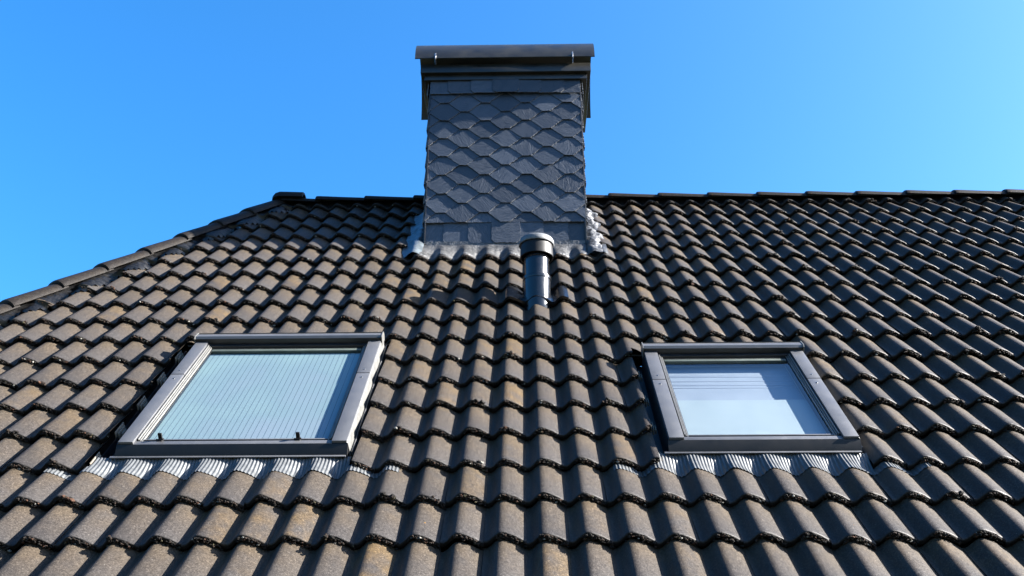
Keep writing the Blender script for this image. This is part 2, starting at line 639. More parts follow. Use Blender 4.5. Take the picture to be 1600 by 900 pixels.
# ------------------------------------------------------------------ moss along the front edges
def blobs(specs):
    """specs: array of (u,v,h,ru,rv,rh) in roof coordinates -> verts, faces, attr"""
    t = (1 + 5 ** 0.5) / 2
    ico = np.array([(-1, t, 0), (1, t, 0), (-1, -t, 0), (1, -t, 0), (0, -1, t), (0, 1, t), (0, -1, -t), (0, 1, -t), (t, 0, -1), (t, 0, 1), (-t, 0, -1), (-t, 0, 1)], float)
    ico /= np.linalg.norm(ico[0])
    fi = np.array([(0, 11, 5), (0, 5, 1), (0, 1, 7), (0, 7, 10), (0, 10, 11), (1, 5, 9), (5, 11, 4), (11, 10, 2), (10, 7, 6), (7, 1, 8), (3, 9, 4), (3, 4, 2), (3, 2, 6), (3, 6, 8), (3, 8, 9), (4, 9, 5), (2, 4, 11), (6, 2, 10), (8, 6, 7), (9, 8, 1)])
    n = len(specs)
    P = ico[None] * (1 + rng.normal(0, 0.22, (n, 12, 1)))
    P = P * specs[:, None, 3:6] + specs[:, None, 0:3]
    Fc = (fi[None] + (np.arange(n) * 12)[:, None, None]).reshape(-1, 3)
    return P.reshape(-1, 3), Fc


sp = []
for (k, c, uc, v0, dh, tw, sl, sv) in TILES:
    if v0 < -0.9 or uc > 6.3 or uc < hip_u(v0) - 0.05 or k == 17 and False:
        continue
    n = 90 if k < 4 else (52 if k < 9 else 28)
    dens = rng.uniform(0.5, 1.25)
    for _ in range(int(n * dens)):
        x = rng.beta(1.5, 1.7) * 0.155 - 0.035        # relative to the crest, mostly on the sunny flank
        u = c * W + PH + x
        if u > c * W + PH + 0.115:
            u = c * W + PH + 0.11
        if any(x0 - 0.01 < u < x1 + 0.01 and y0 - 0.01 < v0 < y1 for (x0, x1, y0, y1) in HOLES):
            continue
        if u < hip_u(v0) + 0.16:
            continue
        top = STEP + float(wave(np.array(u))) + dh + tw * (u - uc)
        hh = top - rng.uniform(0.007, 0.034)
        vv = v0 + sv + sl * (u - uc) - rng.uniform(-0.002, 0.010)
        r = rng.uniform(0.0025, 0.0065) if k < 5 else rng.uniform(0.0035, 0.0080)
        sp.append((u, vv, hh, r * rng.uniform(0.9, 1.7), r * rng.uniform(0.7, 1.1), r * rng.uniform(0.7, 1.1)))
    # now and then a bigger cushion or grit on top
    if rng.random() < 0.16:
        u0 = c * W + PH + rng.uniform(-0.02, 0.08)
        if u0 > hip_u(v0) + 0.2 and not any(x0 - 0.02 < u0 < x1 + 0.02 and y0 - 0.02 < v0 < y1 for (x0, x1, y0, y1) in HOLES):
            for _ in range(9):
                u = u0 + rng.normal(0, 0.013)
                top = STEP + float(wave(np.array(u))) + dh
                r = rng.uniform(0.005, 0.011)
                sp.append((u, v0 - rng.uniform(-0.008, 0.012), top - rng.uniform(-0.004, 0.02), r * 1.4, r, r))
sp = np.array(sp)
Pm, Fm = blobs(sp)
moss = obj("moss", Rn(Pm), Fm.tolist(), M_MOSS, roof, kind='stuff', label="dark brown moss clumps along the lower tile edges", smooth=False)
cols = np.repeat(rng.random(len(sp)), 12)
set_attr(moss, np.stack([cols, cols, cols, np.ones_like(cols)], 1))


# ------------------------------------------------------------------ the other roof planes and the walls
Zr = V_RIDGE * ST
Yr = V_RIDGE * CT
V_EAVE = -2.35
zE, yE = V_EAVE * ST, V_EAVE * CT
ridge_u = hip_u(V_RIDGE)
eave_u = hip_u(V_EAVE)


def coarse(name, o0, du, dv, n, wlen, vlen, clip, label):
    """pantiled slope: origin o0, unit vectors du, dv, normal n"""
    o0, du, dv, n = map(np.array, (o0, du, dv, n))
    us = np.arange(0, wlen + 0.01, 0.025)
    rows = int(vlen / E)
    mb = MB()
    for k in range(rows + 1):
        v0 = k * E
        v1 = min(v0 + E, vlen)
        if v1 - v0 < 0.02:
            continue
        P = []
        for (vv, off) in [(v0, STEP - THK), (v0, STEP), (v1, 0.0)]:
            h = wave(us) + off - 0.02
            P.append(o0[None] + us[:, None] * du + vv * dv + h[:, None] * n)
        mb.grid(np.array(P))
    o = mb.build(name, M_RIDGE, house, label=label)
    b = bmesh.new()
    b.from_mesh(o.data)
    of = Vector(ORG[o.name])
    for co, no in clip:
        bmesh.ops.bisect_plane(b, geom=b.verts[:] + b.edges[:] + b.faces[:], plane_co=Vector(co) - of, plane_no=Vector(no), clear_inner=True)
    b.to_mesh(o.data)
    b.free()
    return o


# rear slope (faces +y)
vlen = V_RIDGE - V_EAVE
rear_n = np.array([0, ST, CT])
coarse("rear_roof", (U_HI, 2 * Yr - yE, zE), (-1, 0, 0), (0, -CT, ST), rear_n, U_HI - eave_u, vlen,
       [((ridge_u, Yr, 0), Vector((nrm.x, -nrm.y, 0)))], "rear slope of the same dark pantiles")
# hip slope (faces -x)
hz, hx = Zr - zE, ridge_u - eave_u
hl = math.hypot(hz, hx)
hip_n = np.array([-hz / hl, 0, hx / hl])
coarse("hip_roof", (eave_u, 2 * Yr - yE, zE), (0, -1, 0), (hx / hl, 0, hz / hl), hip_n, 2 * (Yr - yE), hl,
       [((ridge_u, Yr, 0), -nrm), ((ridge_u, Yr, 0), Vector((-nrm.x, nrm.y, 0)))], "steep hipped end slope facing away to the left")
wb = MB()
x0w, x1w = eave_u + 0.35, U_HI - 0.25
y0w, y1w = yE + 0.35, 2 * Yr - yE - 0.35
zw = zE + 0.15
wb.add([(x0w, y0w, -6.2), (x1w, y0w, -6.2), (x1w, y1w, -6.2), (x0w, y1w, -6.2), (x0w, y0w, zw), (x1w, y0w, zw), (x1w, y1w, zw), (x0w, y1w, zw)],
       [[0, 1, 5, 4], [1, 2, 6, 5], [2, 3, 7, 6], [3, 0, 4, 7]])
wb.add([(x1w, y0w, zw), (x1w, y1w, zw), (x1w, Yr, Zr - 0.35)], [[0, 1, 2]])
wb.build("wall", M_WALL, house, smooth=False)
gb = MB()
gb.tube([(eave_u - 0.05, yE - 0.07, zE - 0.07), (U_HI, yE - 0.07, zE - 0.07)], 0.065, 12)
gb.build("gutter", M_ROD, house)


# ------------------------------------------------------------------ ridge and hip tiles
def ridge_profile(half, hgt, n=13, flat=0.0):
    """points (s, t): s sideways, t up, from one flange to the other"""
    pts = []
    for i in range(n):
        a = math.pi * i / (n - 1)
        s = -math.cos(a)
        tt = math.sin(a) ** 0.85
        pts.append((half * s, hgt * tt))
    return pts


def capping_tile(name, A_, B_, up, half, hgt, parent, drop, label=None, collar=0.055, capped=False):
    """one capping tile from A_ (overlapping collar end) to B_"""
    A_, B_ = Vector(A_), Vector(B_)
    t = (B_ - A_)
    L = t.length
    t.normalize()
    up = (Vector(up) - t * Vector(up).dot(t)).normalized()
    side = t.cross(up)
    # A end sits higher: it laps over its neighbour
    stations = [(0.0, 1.02, 0.004), (0.006, 1.07, 0.008), (0.02, 1.085, 0.009), (collar, 1.08, 0.008), (L * 0.5, 1.01, 0.003), (L, 0.94, -0.003)]
    if capped:
        stations = [(0.0, 0.35, -0.0), (0.015, 0.72, 0.0), (0.045, 0.96, 0.004), (0.09, 1.06, 0.006), (0.2, 1.05, 0.004), (L - 0.01, 1.03, 0.002), (L, 1.0, 0.0)]
    jit = rng.normal(0, 0.004)
    jr = rng.normal(0, 0.012)
    mb = MB()
    n = 15
    rows = []
    for (x, scl, lift) in stations:
        pr = ridge_profile(half * scl, hgt * scl, n)
        pi = ridge_profile(half * scl - 0.014, hgt * scl - 0.016, n)
        # drop follows roof slopes: flanges lie lower
        ring = []
        for (s, q) in pr:
            ring.append(A_ + t * (x + jit) + side * s + up * (q + lift + jr * s - drop))
        for (s, q) in reversed(pi):
            ring.append(A_ + t * (x + jit) + side * s + up * (q + lift + jr * s - drop - 0.001))
        rows.append(ring)
    m = len(rows[0])
    for ring in rows:
        mb.v += [tuple(p) for p in ring]
    for i in range(len(rows) - 1):
        for j in range(m):
            mb.f.append([i * m + j, i * m + (j + 1) % m, (i + 1) * m + (j + 1) % m, (i + 1) * m + j])
    for i in (0, len(rows) - 1):
        for j in range(n - 1):
            q = [i * m + j, i * m + j + 1, i * m + m - 2 - j, i * m + m - 1 - j]
            mb.f.append(q if i else q[::-1])
    return mb.build(name, M_RIDGE, parent, label=label, auto=35)


RP = 0.502
r0 = ridge_u + 0.30
rx = 1.50 - RP * 8
i = 0
x = rx
while x < U_HI - 0.2:
    if x > ridge_u + 0.18:
        capping_tile("ridge_tile", (x, Yr, Zr + 0.0), (x + RP + 0.05, Yr, Zr + 0.0), (0, 0, 1), 0.126, 0.074, roof, 0.033)
    x += RP
# first partial one left of the series, then the hip end piece on top
capping_tile("ridge_tile", (ridge_u + 0.05, Yr, Zr - 0.004), (rx + RP * math.ceil((ridge_u + 0.18 - rx) / RP) + 0.05, Yr, Zr - 0.004), (0, 0, 1), 0.122, 0.070, roof, 0.033)
capping_tile("ridge_end_tile", (ridge_u - 0.06, Yr - 0.015, Zr + 0.028), (ridge_u + 0.27, Yr, Zr + 0.035), (0, 0, 1), 0.145, 0.098, roof, 0.03,
             label="raised end piece where the ridge meets the hip", capped=True)

hd = Vector(R(hip_u(5.0), 5.0, 0)) - Vector(R(hip_u(3.0), 3.0, 0))
hd.normalize()
top = Vector((ridge_u, Yr, Zr))
hip_up = (Vector(N) + Vector(hip_n)).normalized()
HL = (top - Vector(R(hip_u(V_EAVE), V_EAVE, 0))).length
HP = 0.448
s = 0.02
first = True
while s < HL:
    B_ = top - hd * s
    A_ = top - hd * min(s + HP + 0.05, HL)
    capping_tile("hip_tile", A_, B_, hip_up, 0.132, 0.092, roof, 0.030)
    s += HP

# crinkled black roll under the hip and ridge tiles
mb = MB()
ss = np.arange(0, HL, 0.012)
P = []
nn = 9
for s in ss:
    row = []
    b = top - hd * float(s)
    vv = b.z / ST
    for j in range(nn):
        f = j / (nn - 1)
        u = hip_u(vv) + 0.02 + 0.215 * f
        wv = float(wave(np.array(u)))
        al = (vv / E) % 1.0
        hh = (1 - f) * 0.045 + f * (wv * 0.9 + STEP * (1 - al) + 0.006) + 0.010 * math.sin(s * 95 + 2 * math.sin(s * 11) + f * 3) * (0.25 + f) + rng.normal(0, 0.0015)
        row.append(R(u + 0.004 * math.sin(s * 60), vv, hh))
    P.append(row)
mb.grid(np.array(P))
mb.build("hip_roll", M_ROLL, roof, label="black crinkled sealing strip under the hip tiles")
mb = MB()
us = np.arange(ridge_u + 0.05, U_HI, 0.0125)
P = []
for f in np.linspace(0, 1, 7):
    v = V_RIDGE - 0.02 - 0.115 * f
    hh = (1 - f) * 0.035 + f * (wave(us) + 0.012) + 0.003 * np.sin(us * 230) * f
    a = np.stack([us, np.full_like(us, v) + 0.006 * np.sin(us * 31) * f, hh], 1)
    P.append(Rn(a))
mb.grid(np.array(P))
mb.build("ridge_roll", M_ROLL, roof, label="black sealing strip under the ridge tiles")


# ------------------------------------------------------------------ chimney
chb = MB()
chb.box(CH_U0 + 0.012, CH_U1 - 0.012, CH_Y0 + 0.018, CH_Y1, 1.9, 4.98, xyz=True)
chimney = chb.build("chimney", M_CORE, house, smooth=False, label="square chimney clad in dark slate with a curved metal hood")


def clip_poly(poly, x0, x1, z0, z1):
    def cl(p, f, g):
        out = []
        for i in range(len(p)):
            a, b = p[i], p[(i + 1) % len(p)]
            fa, fb = f(a), f(b)
            if fa >= 0:
                out.append(a)
            if (fa >= 0) != (fb >= 0):
                tt = fa / (fa - fb)
                out.append((a[0] + (b[0] - a[0]) * tt, a[1] + (b[1] - a[1]) * tt))
        return out
    for f in (lambda p: p[0] - x0, lambda p: x1 - p[0], lambda p: p[1] - z0, lambda p: z1 - p[1]):
        if len(poly) < 3:
            return []
        poly = cl(poly, f, None)
    return poly


def slate_polys(x0, x1, cx, zb, zt, rows):
    """yields (poly2d, bottom z, height) for the scale pattern and the straight bands"""
    out = []
    px, stp = 0.392, (zt - zb) / rows
    for r in range(rows + 4):
        z = zt - stp * (r + 0) + 0.0
        zbot = zt - stp * (r + 1) + 0.0
        offx = px / 2 if r % 2 == 0 else 0.0
        for i in range(-5, 6):
            c = cx + offx + i * px
            if c + 0.2 < x0 or c - 0.2 > x1:
                continue
            j = lambda a=0.004: rng.normal(0, a)
            fl, hw = 0.040, 0.197
            poly = [(c - fl + j(), zbot + j(0.002)), (c + fl + j(), zbot + j(0.002)), (c + hw, zbot + 0.138 + j(0.002)), (c + hw, zbot + 0.30), (c - hw, zbot + 0.30), (c - hw, zbot + 0.138 + j(0.002))]
            out.append((poly, zbot, 0.30))
    return out


def rough_edges(poly, amp=0.0018, stepl=0.012):
    res = []
    for i in range(len(poly)):
        a, b = Vector(poly[i]), Vector(poly[(i + 1) % len(poly)])
        L = (b - a).length
        n = max(1, int(L / stepl))
        for k in range(n):
            p = a.lerp(b, k / n)
            if k:
                p += Vector((rng.normal(0, amp), rng.normal(0, amp)))
            res.append((p.x, p.y))
    return res


def slate_wall(x0, x1, cx, place, z_low, zb, zt, z_top, rows, ztop_clip=None):
    """place(x, z, off) -> world point; off = distance out of the wall"""
    V, Fc, A = [], [], []

    def plate(poly, off_of, thk=0.0065):
        poly = rough_edges(poly)
        n = len(poly)
        tone, an, sd = rng.random(), rng.random(), rng.random()
        b = len(V)
        tx = rng.normal(0, 0.010)
        mx = sum(p[0] for p in poly) / n
        for p in poly:
            V.append(place(p[0], p[1], off_of(p[1]) + tx * (p[0] - mx) + thk))
        for p in poly:
            V.append(place(p[0], p[1], off_of(p[1]) + tx * (p[0] - mx)))
        A.extend([[tone, an, sd, 1]] * (2 * n))
        Fc.append([b + i for i in range(n)])
        for i in range(n):
            Fc.append([b + n + i, b + n + (i + 1) % n, b + (i + 1) % n, b + i])
    # scales, lowest row first
    for poly, zbot, hh in slate_polys(x0, x1, cx, zb, zt, rows):
        pc = clip_poly(poly, x0, x1, zb, zt + 0.02)
        if len(pc) < 3:
            continue
        extra = rng.normal(0, 0.0012)
        plate(pc, lambda z, zbot=zbot, e=extra: 0.004 + e + 0.0225 * max(0.0, 1 - (z - zbot) / 0.30))
    # straight bands: the middle slate lies on top, its neighbours tuck under one another
    for (z0, z1, base) in ((z_low, zb + 0.012, -0.010), (zt, z_top, 0.022)):
        n = 7
        wd = (x1 - x0) / 6.5
        mid = x0 + (x1 - x0) * 0.505
        for i in (-3, 3, -2, 2, -1, 1, 0):
            c = mid + i * wd
            hw = wd / 2 + 0.004
            a, b2 = c - hw, c + hw
            ch = 0.032
            if i < 0:
                poly = [(a + ch, z0), (b2 + 0.03, z0), (b2 + 0.03, z1), (a, z1), (a, z0 + ch)]
            elif i > 0:
                poly = [(a - 0.03, z0), (b2 - ch, z0), (b2, z0 + ch), (b2, z1), (a - 0.03, z1)]
            else:
                a -= 0.012
                b2 += 0.012
                poly = [(a + ch, z0), (b2 - ch, z0), (b2, z0 + ch), (b2, z1), (a, z1), (a, z0 + ch)]
            pc = clip_poly(poly, x0, x1, z0 - 0.01, z1)
            if len(pc) < 3:
                continue
            ov = (3 - abs(i)) * 0.008
            plate(pc, lambda z, z0=z0, z1=z1, ov=ov, base=base: base + ov + 0.004 + 0.008 * (1 - (z - z0) / (z1 - z0)))
    return V, Fc, A


ZL, ZB, ZT, ZTOP = 3.150, 3.362, 4.775, 4.965
SV, SF, SA = slate_wall(CH_U0, CH_U1, -0.040, lambda x, z, o: (x, CH_Y0 + 0.016 - o, z), ZL, ZB, ZT, ZTOP, 14)
front = obj("slate_cladding", SV, SF, M_SLATE, chimney, smooth=False, label="slate scales on the chimney front between two straight rows")
set_attr(front, SA)


def edge_mat(o):
    o.data.materials.append(M_SLATE_EDGE)
    for p in o.data.polygons:
        if len(p.vertices) == 4 and p.area < 0.00025:
            p.material_index = 1


edge_mat(front)
for sgn, xw in ((-1, CH_U0), (1, CH_U1)):
    SV, SF, SA = slate_wall(CH_Y0 + 0.004, CH_Y1, (CH_Y0 + CH_Y1) / 2, lambda y, z, o, sgn=sgn, xw=xw: (xw + sgn * (o - 0.010), y, z), ZL - 0.02, ZB, ZT, ZTOP, 14)
    if sgn < 0:
        SF = [f[::-1] for f in SF]
    o = obj("slate_cladding", SV, SF, M_SLATE, chimney, smooth=False, label="slate scales on the chimney's %s side" % ("left" if sgn < 0 else "right"))
    set_attr(o, SA)
    edge_mat(o)
mb = MB()
mb.box(CH_U0 - 0.004, CH_U0 + 0.010, CH_Y0 - 0.014, CH_Y0 + 0.03, ZL - 0.06, ZTOP, 0.002, xyz=True)
mb.build("corner_trim", M_CLAD_D, chimney)
mb = MB()
mb.box(CH_U1 - 0.012, CH_U1 + 0.006, CH_Y0 - 0.010, CH_Y0 + 0.03, ZL - 0.06, ZTOP, 0.002, xyz=True)
mb.build("corner_trim", M_CLAD_D, chimney)

# two-step metal collar
mb = MB()
mb.box(-0.825, 0.748, 2.905, 3.86, 4.925, 4.985, 0.004, xyz=True)
mb.box(-0.862, 0.785, 2.868, 3.90, 4.987, 5.085, 0.005, xyz=True)
mb.build("collar", M_CAP, chimney)

# curved hood: nearly a half cylinder across the chimney
YF, ZF, YB, ZBk = 2.800, 5.105, 3.86, 5.155
al = math.radians(76)
ch_ = math.hypot(YB - YF, ZBk - ZF)
Rr = ch_ / (2 * math.sin(al))
tl = math.atan2(ZBk - ZF, YB - YF)
mid = ((YF + YB) / 2, (ZF + ZBk) / 2)
cen = (mid[0] + math.sin(tl) * Rr * math.cos(al), mid[1] - math.cos(tl) * Rr * math.cos(al))
mb = MB()
nA = 36
for thk, flip in ((0.0, False), (0.006, True)):
    P = []
    for i in range(nA + 1):
        a = -al + 2 * al * i / nA
        rr = Rr - thk
        y = cen[0] + rr * math.sin(a + 0) * 1.0
        z = cen[1] + rr * math.cos(a + 0) * 1.0
        # rotate by tl about the centre
        dy, dz = y - cen[0], z - cen[1]
        y = cen[0] + dy * math.cos(tl) - dz * math.sin(tl)
        z = cen[1] + dy * math.sin(tl) + dz * math.cos(tl)
        fr = i / nA
        ul = -0.912 + (-0.962 + 0.912) * fr
        ur = 0.822 + (0.848 - 0.822) * fr
        xs = np.linspace(ul, ur, 9)
        P.append([(x_, y, z) for x_ in xs])
    mb.grid(np.array(P))
a_ = (nA + 1) * 9
for i in range(nA):
    for j in (0, 8):
        mb.f.append([i * 9 + j, (i + 1) * 9 + j, a_ + (i + 1) * 9 + j, a_ + i * 9 + j])
for j in range(8):
    for i in (0, nA):
        mb.f.append([i * 9 + j, i * 9 + j + 1, a_ + i * 9 + j + 1, a_ + i * 9 + j])
# rolled bead along the lower edges
mb.tube([(-0.912, YF, ZF), (0.822, YF, ZF)], 0.007, 10)
mb.tube([(-0.962, YB, ZBk), (0.848, YB, ZBk)], 0.007, 10)
mb.build("hood", M_CAP, chimney, auto=30)
for xx, yy in ((-0.715, YF - 0.014), (0.607, YF - 0.014), (-0.72, YB + 0.014), (0.61, YB + 0.014)):
    mb = MB()
    yc = 2.90 if yy < 3.3 else 3.86
    mb.tube([(xx, yc, 5.084), (xx, yc - 0.06 if yy < 3.3 else yc + 0.03, 5.086), (xx, yy, 5.092), (xx, yy, 5.15)], 0.0075, 8)
    mb.tube([(xx, yy - 0.006, 5.13), (xx, yy + 0.02, 5.13)], 0.012, 6)
    mb.build("rod", M_ROD, chimney)

# lead flashings
us = np.arange(CH_U0 - 0.08, CH_U1 + 0.175, 0.008)


def lead_h(u, v):
    al = (v / E) % 1.0
    return wave(u) + STEP * (1 - al) + 0.008


P = []
uu = us
nsx = np.array([noise.noise(Vector((float(x_) * 9, 3.1, 0))) for x_ in us])
fold = np.array([noise.noise(Vector((float(x_) * 26, 7.7, 0))) for x_ in us])
for f in [0, 0.03, 0.15, 0.3, 0.45, 0.6, 0.75, 0.88, 1.0]:
    v = 3.995 + 0.012 * nsx + (CH_V0 - 0.012 - 3.995) * f
    k = max(0, (f - 0.25) / 0.75) ** 1.2
    hw = lead_h(uu, 3.99 + 0.25 * f) * (1 - k) + k * (0.024)
    hw = hw + (0.006 * fold) * math.sin(math.pi * min(1, f + 0.1)) + 0.004 * nsx
    if f == 0:
        hw = hw - 0.006
    P.append(Rn(np.stack([uu, v, hw], 1)))
# upstand against the chimney face
for zz in (3.10, 3.17):
    P.append(np.stack([uu, np.full_like(uu, CH_Y0 - 0.006), np.full_like(uu, zz)], 1) if True else None)
P = np.array(P)
mb = MB()
mb.grid(P[:-2])
sel = (uu > CH_U0 - 0.004) & (uu < CH_U1 + 0.004)
Q = P[-3:, sel]
mb.grid(Q)
mb.build("front_flashing", M_LEADB, chimney, label="crumpled silvery lead apron at the chimney foot", auto=60)


def side_lead(name, ua, ub, sgn, mat, crumple, label):
    uu = np.linspace(ua, ub, 20)
    P = []
    vs = np.arange(3.99, 5.30, 0.012)
    for v in vs:
        row = []
        fv = (v - vs[0]) / (vs[-1] - vs[0])
        for x_ in uu:
            f = (x_ - ua) / (ub - ua) if sgn > 0 else (ub - x_) / (ub - ua)     # 0 at the chimney, 1 outside
            hw = 0.012 + 0.050 * math.sin(math.pi * min(1, 0.12 + f * 0.88)) * (1 - 0.2 * fv)
            hw = hw * (1 - f ** 3) + f ** 3 * (float(wave(np.array(x_))) + 0.020)
            hw += crumple * (noise.fractal(Vector((x_ * 14, v * 12, 2.2)), 0.9, 2.1, 4)) * 0.022
            fx = x_ + sgn * 0.012 * noise.noise(Vector((v * 6, 0, 1))) * f
            row.append(R(fx, v + 0.02 * (1 - abs(2 * f - 1)) * (0.3 - fv), hw))
        P.append(row)
    mb = MB()
    mb.grid(np.array(P))
    mb.build(name, mat, chimney, label=label, auto=70)


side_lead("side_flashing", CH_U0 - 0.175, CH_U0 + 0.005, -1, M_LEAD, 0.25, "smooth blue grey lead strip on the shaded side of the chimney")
side_lead("side_flashing", CH_U1 - 0.005, CH_U1 + 0.165, 1, M_LEADB, 1.0, "crumpled bright lead strip on the sunny side of the chimney")

# ------------------------------------------------------------------ vent pipe
px_, py_ = 0.224, 2.098
mb = MB()
mb.lathe([(0.102, 2.00), (0.102, 2.20), (0.104, 2.36), (0.104, 2.372), (0.094, 2.376), (0.094, 2.56), (0.088, 2.60), (0.088, 2.63)], px_, py_, 48)
pipe = mb.build("vent_pipe", M_PIPE, house, label="dark grey round vent pipe with a wide cowl", auto=30)
mb = MB()
mb.lathe([(0.098, 2.352), (0.108, 2.354), (0.110, 2.366), (0.108, 2.380), (0.096, 2.386)], px_, py_, 48)
mb.build("pipe_ring", M_PIPE, pipe)
mb = MB()
mb.lathe([(0.094, 2.535), (0.100, 2.54), (0.100, 2.552), (0.094, 2.556)], px_, py_, 48)
mb.build("pipe_ring", M_PIPE, pipe)
mb = MB()
mb.lathe([(0.122, 2.552), (0.130, 2.555), (0.128, 2.60), (0.124, 2.672), (0.118, 2.672), (0.114, 2.60), (0.122, 2.552)], px_, py_, 48)
mb.build("cowl", M_RUBBER, pipe)
mb = MB()
mb.lathe([(0.118, 2.664), (0.136, 2.660), (0.140, 2.668), (0.138, 2.694), (0.128, 2.712), (0.10, 2.722), (0.06, 2.728), (0.0005, 2.732)], px_, py_, 48)
mb.build("cowl_lid", M_PIPETOP, pipe, auto=50)
# base tile: plastic pantile with a raised socket
us = np.linspace(-0.02, 0.46, 60)
vs = np.linspace(2.955, 3.31, 40)
P = []
pv = py_ / CT
for v in vs:
    h = wave(us) + STEP * (1 - (v - 2.97) / E) + 0.011
    d = np.hypot((us - px_), (v - 3.055) * 0.9)
    k = np.clip((0.165 - d) / 0.06, 0, 1)
    h = h + 0.25 * k * k * (3 - 2 * k) * (0.02 - wave(us))
    P.append(Rn(np.stack([us, np.full_like(us, v), h], 1)))
mb = MB()
mb.grid(np.array(P))
edge = np.array(P[0])
low = edge + np.array([0, ST, -CT])[None] * 0.02
mb.grid(np.array([low, edge]))
mb.build("base_tile", M_PIPE, pipe, auto=50, label="moulded plastic pantile carrying the pipe")


# ------------------------------------------------------------------ roof windows
def roof_window(w, style):
    uL, uR, vB, vT, gap = w['uL'], w['uR'], w['vB'], w['vT'], w['gap']
    h0, h1 = -0.05, 0.085
    HOFF[0] = -0.032
    mb = MB()
    # outer frame: four bars around the opening
    mb.box(uL + 0.012, uL + 0.085, vB + 0.012, vT - 0.05, h0, h1 - 0.004, 0.003)
    mb.box(uR - 0.085, uR - 0.012, vB + 0.012, vT - 0.05, h0, h1 - 0.004, 0.003)
    mb.box(uL + 0.012, uR - 0.012, vB + 0.004, vB + 0.05, -0.02, h1 - 0.012, 0.003)
    mb.box(uL + 0.085, uR - 0.085, vT - 0.10, vT - 0.03, h0, h1 - 0.004, 0.003)
    fr = mb.build("roof_window", M_CLAD_D, house, label=w['label'])
    # side covers, each in two lengths with a joint and screws
    vs_ = vB + (vT - vB) * 0.60
    for s in (0, 1):
        a, b = (uL, uL + 0.082) if s == 0 else (uR - 0.082, uR)
        for (c, d, lift) in ((vB + 0.004, vs_ - 0.002, 0.0), (vs_ + 0.002, vT - 0.045, 0.0015)):
            m2 = MB()
            m2.box(a, b, c, d, h1 - 0.006, h1 + 0.012 + lift, 0.003)
            cv = m2.build("side_cover", M_CLAD, fr)
        for vv in (vs_ + 0.05, vs_ - 0.06):
            m3 = MB()
            uc = (a + b) / 2
            m3.tube([R(uc, vv, h1 + 0.010), R(uc, vv, h1 + 0.016)], 0.0055, 10)
            m3.build("screw", M_ROD, fr)
        # side skirt down to the gutter
        m4, m4b = MB(), MB()
        if s == 0:
            m4.prism([(uL - 0.004, h1 + 0.002), (uL + 0.004, h1 + 0.002), (uL + 0.004, -0.05), (uL - 0.012, -0.05)], vB - 0.0, vT - 0.05, 'v')
            m4b.box(uL - 0.10, uL - 0.012, vB, vT + 0.04, -0.056, -0.050)
            m4b.prism([(uL - gap + 0.018, -0.05), (uL - gap + 0.024, -0.05), (uL - gap + 0.014, 0.0), (uL - gap + 0.008, 0.0)], vB, vT, 'v')
        else:
            m4.prism([(uR - 0.002, h1 + 0.004), (uR + 0.006, h1 - 0.002), (uR + 0.020, -0.02), (uR + 0.010, -0.02)], vB - 0.0, vT - 0.02, 'v')
            m4b.prism([(uR + 0.020, 0.030), (uR + 0.025, 0.032), (uR + 0.034, -0.05), (uR + 0.024, -0.05)], vB - 0.0, vT + 0.0, 'v')
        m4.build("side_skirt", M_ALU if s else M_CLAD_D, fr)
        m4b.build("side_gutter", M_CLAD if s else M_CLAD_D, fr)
    # foam wedges visible in the gutter on the left side
    for k in range(2, 7):
        vc = k * E + 0.03
        m5 = MB()
        if vc > vT - 0.02:
            continue
        for j in range(3):
            du = 0.014 * j
            m5.box(uL - gap + 0.004 + du, uL - gap + 0.010 + du, vc + 0.01 * j, vc + 0.12 - 0.02 * j, -0.01, 0.036 - 0.010 * j, 0.001)
        m5.build("sealing_foam", M_FOAM, fr, label="pale foam strips in the gutter beside the frame")
    # sash: slim profiles round the glass
    iu0, iu1 = uL + 0.086, uR - 0.086
    iv0, iv1 = vB + 0.052, vT - 0.095
    for a, sg in ((iu0, 1), (iu1, -1)):
        m6 = MB()
        for j, (du, ww, hh) in enumerate([(0.004, 0.005, 0.088), (0.013, 0.005, 0.080), (0.022, 0.006, 0.074)]):
            x0 = a + sg * du
            m6.box(min(x0, x0 + sg * ww), max(x0, x0 + sg * ww), iv0, iv1, 0.03, hh, 0.001)
        m6.build("sash_profile", M_ALU, fr)
    m7 = MB()
    m7.box(iu0 + 0.001, iu0 + 0.034, iv0, iv1, 0.02, 0.062)
    m7.box(iu1 - 0.034, iu1 - 0.001, iv0, iv1, 0.02, 0.062)
    m7.box(iu0 + 0.034, iu1 - 0.034, iv0 - 0.001, iv0 + 0.014, 0.02, 0.066)
    m7.box(iu0 + 0.034, iu1 - 0.034, iv1 - 0.03, iv1 + 0.02, 0.02, 0.066)
    m7.build("seal", M_RUBBER, fr, smooth=False)
    m8 = MB()
    m8.box(iu0 + 0.030, iu1 - 0.030, iv0 + 0.010, iv0 + 0.020, 0.05, 0.074, 0.002)
    m8.build("glazing_bar", M_CLAD, fr)
    m9 = MB()
    m9.box(iu0 + 0.036, iu1 - 0.036, iv1 - 0.052, iv1 - 0.020, 0.045, 0.066, 0.002)
    m9.build("upper_sash_bar", M_SASH, fr)
    # glass
    gq = [R(iu0 + 0.03, iv0 + 0.012, 0.062), R(iu1 - 0.03, iv0 + 0.012, 0.062), R(iu1 - 0.03, iv1 - 0.02, 0.062), R(iu0 + 0.03, iv1 - 0.02, 0.062)]
    obj("pane", gq, [[0, 1, 2, 3]], M_GLASS, fr, smooth=False)
    # reveal box
    mr = MB()
    d = -0.30
    a, b, c, e = iu0 + 0.028, iu1 - 0.028, iv0 + 0.008, iv1 - 0.014
    q = [R(a, c, 0.05), R(b, c, 0.05), R(b, e, 0.05), R(a, e, 0.05), R(a, c, d), R(b, c, d), R(b, e, d), R(a, e, d)]
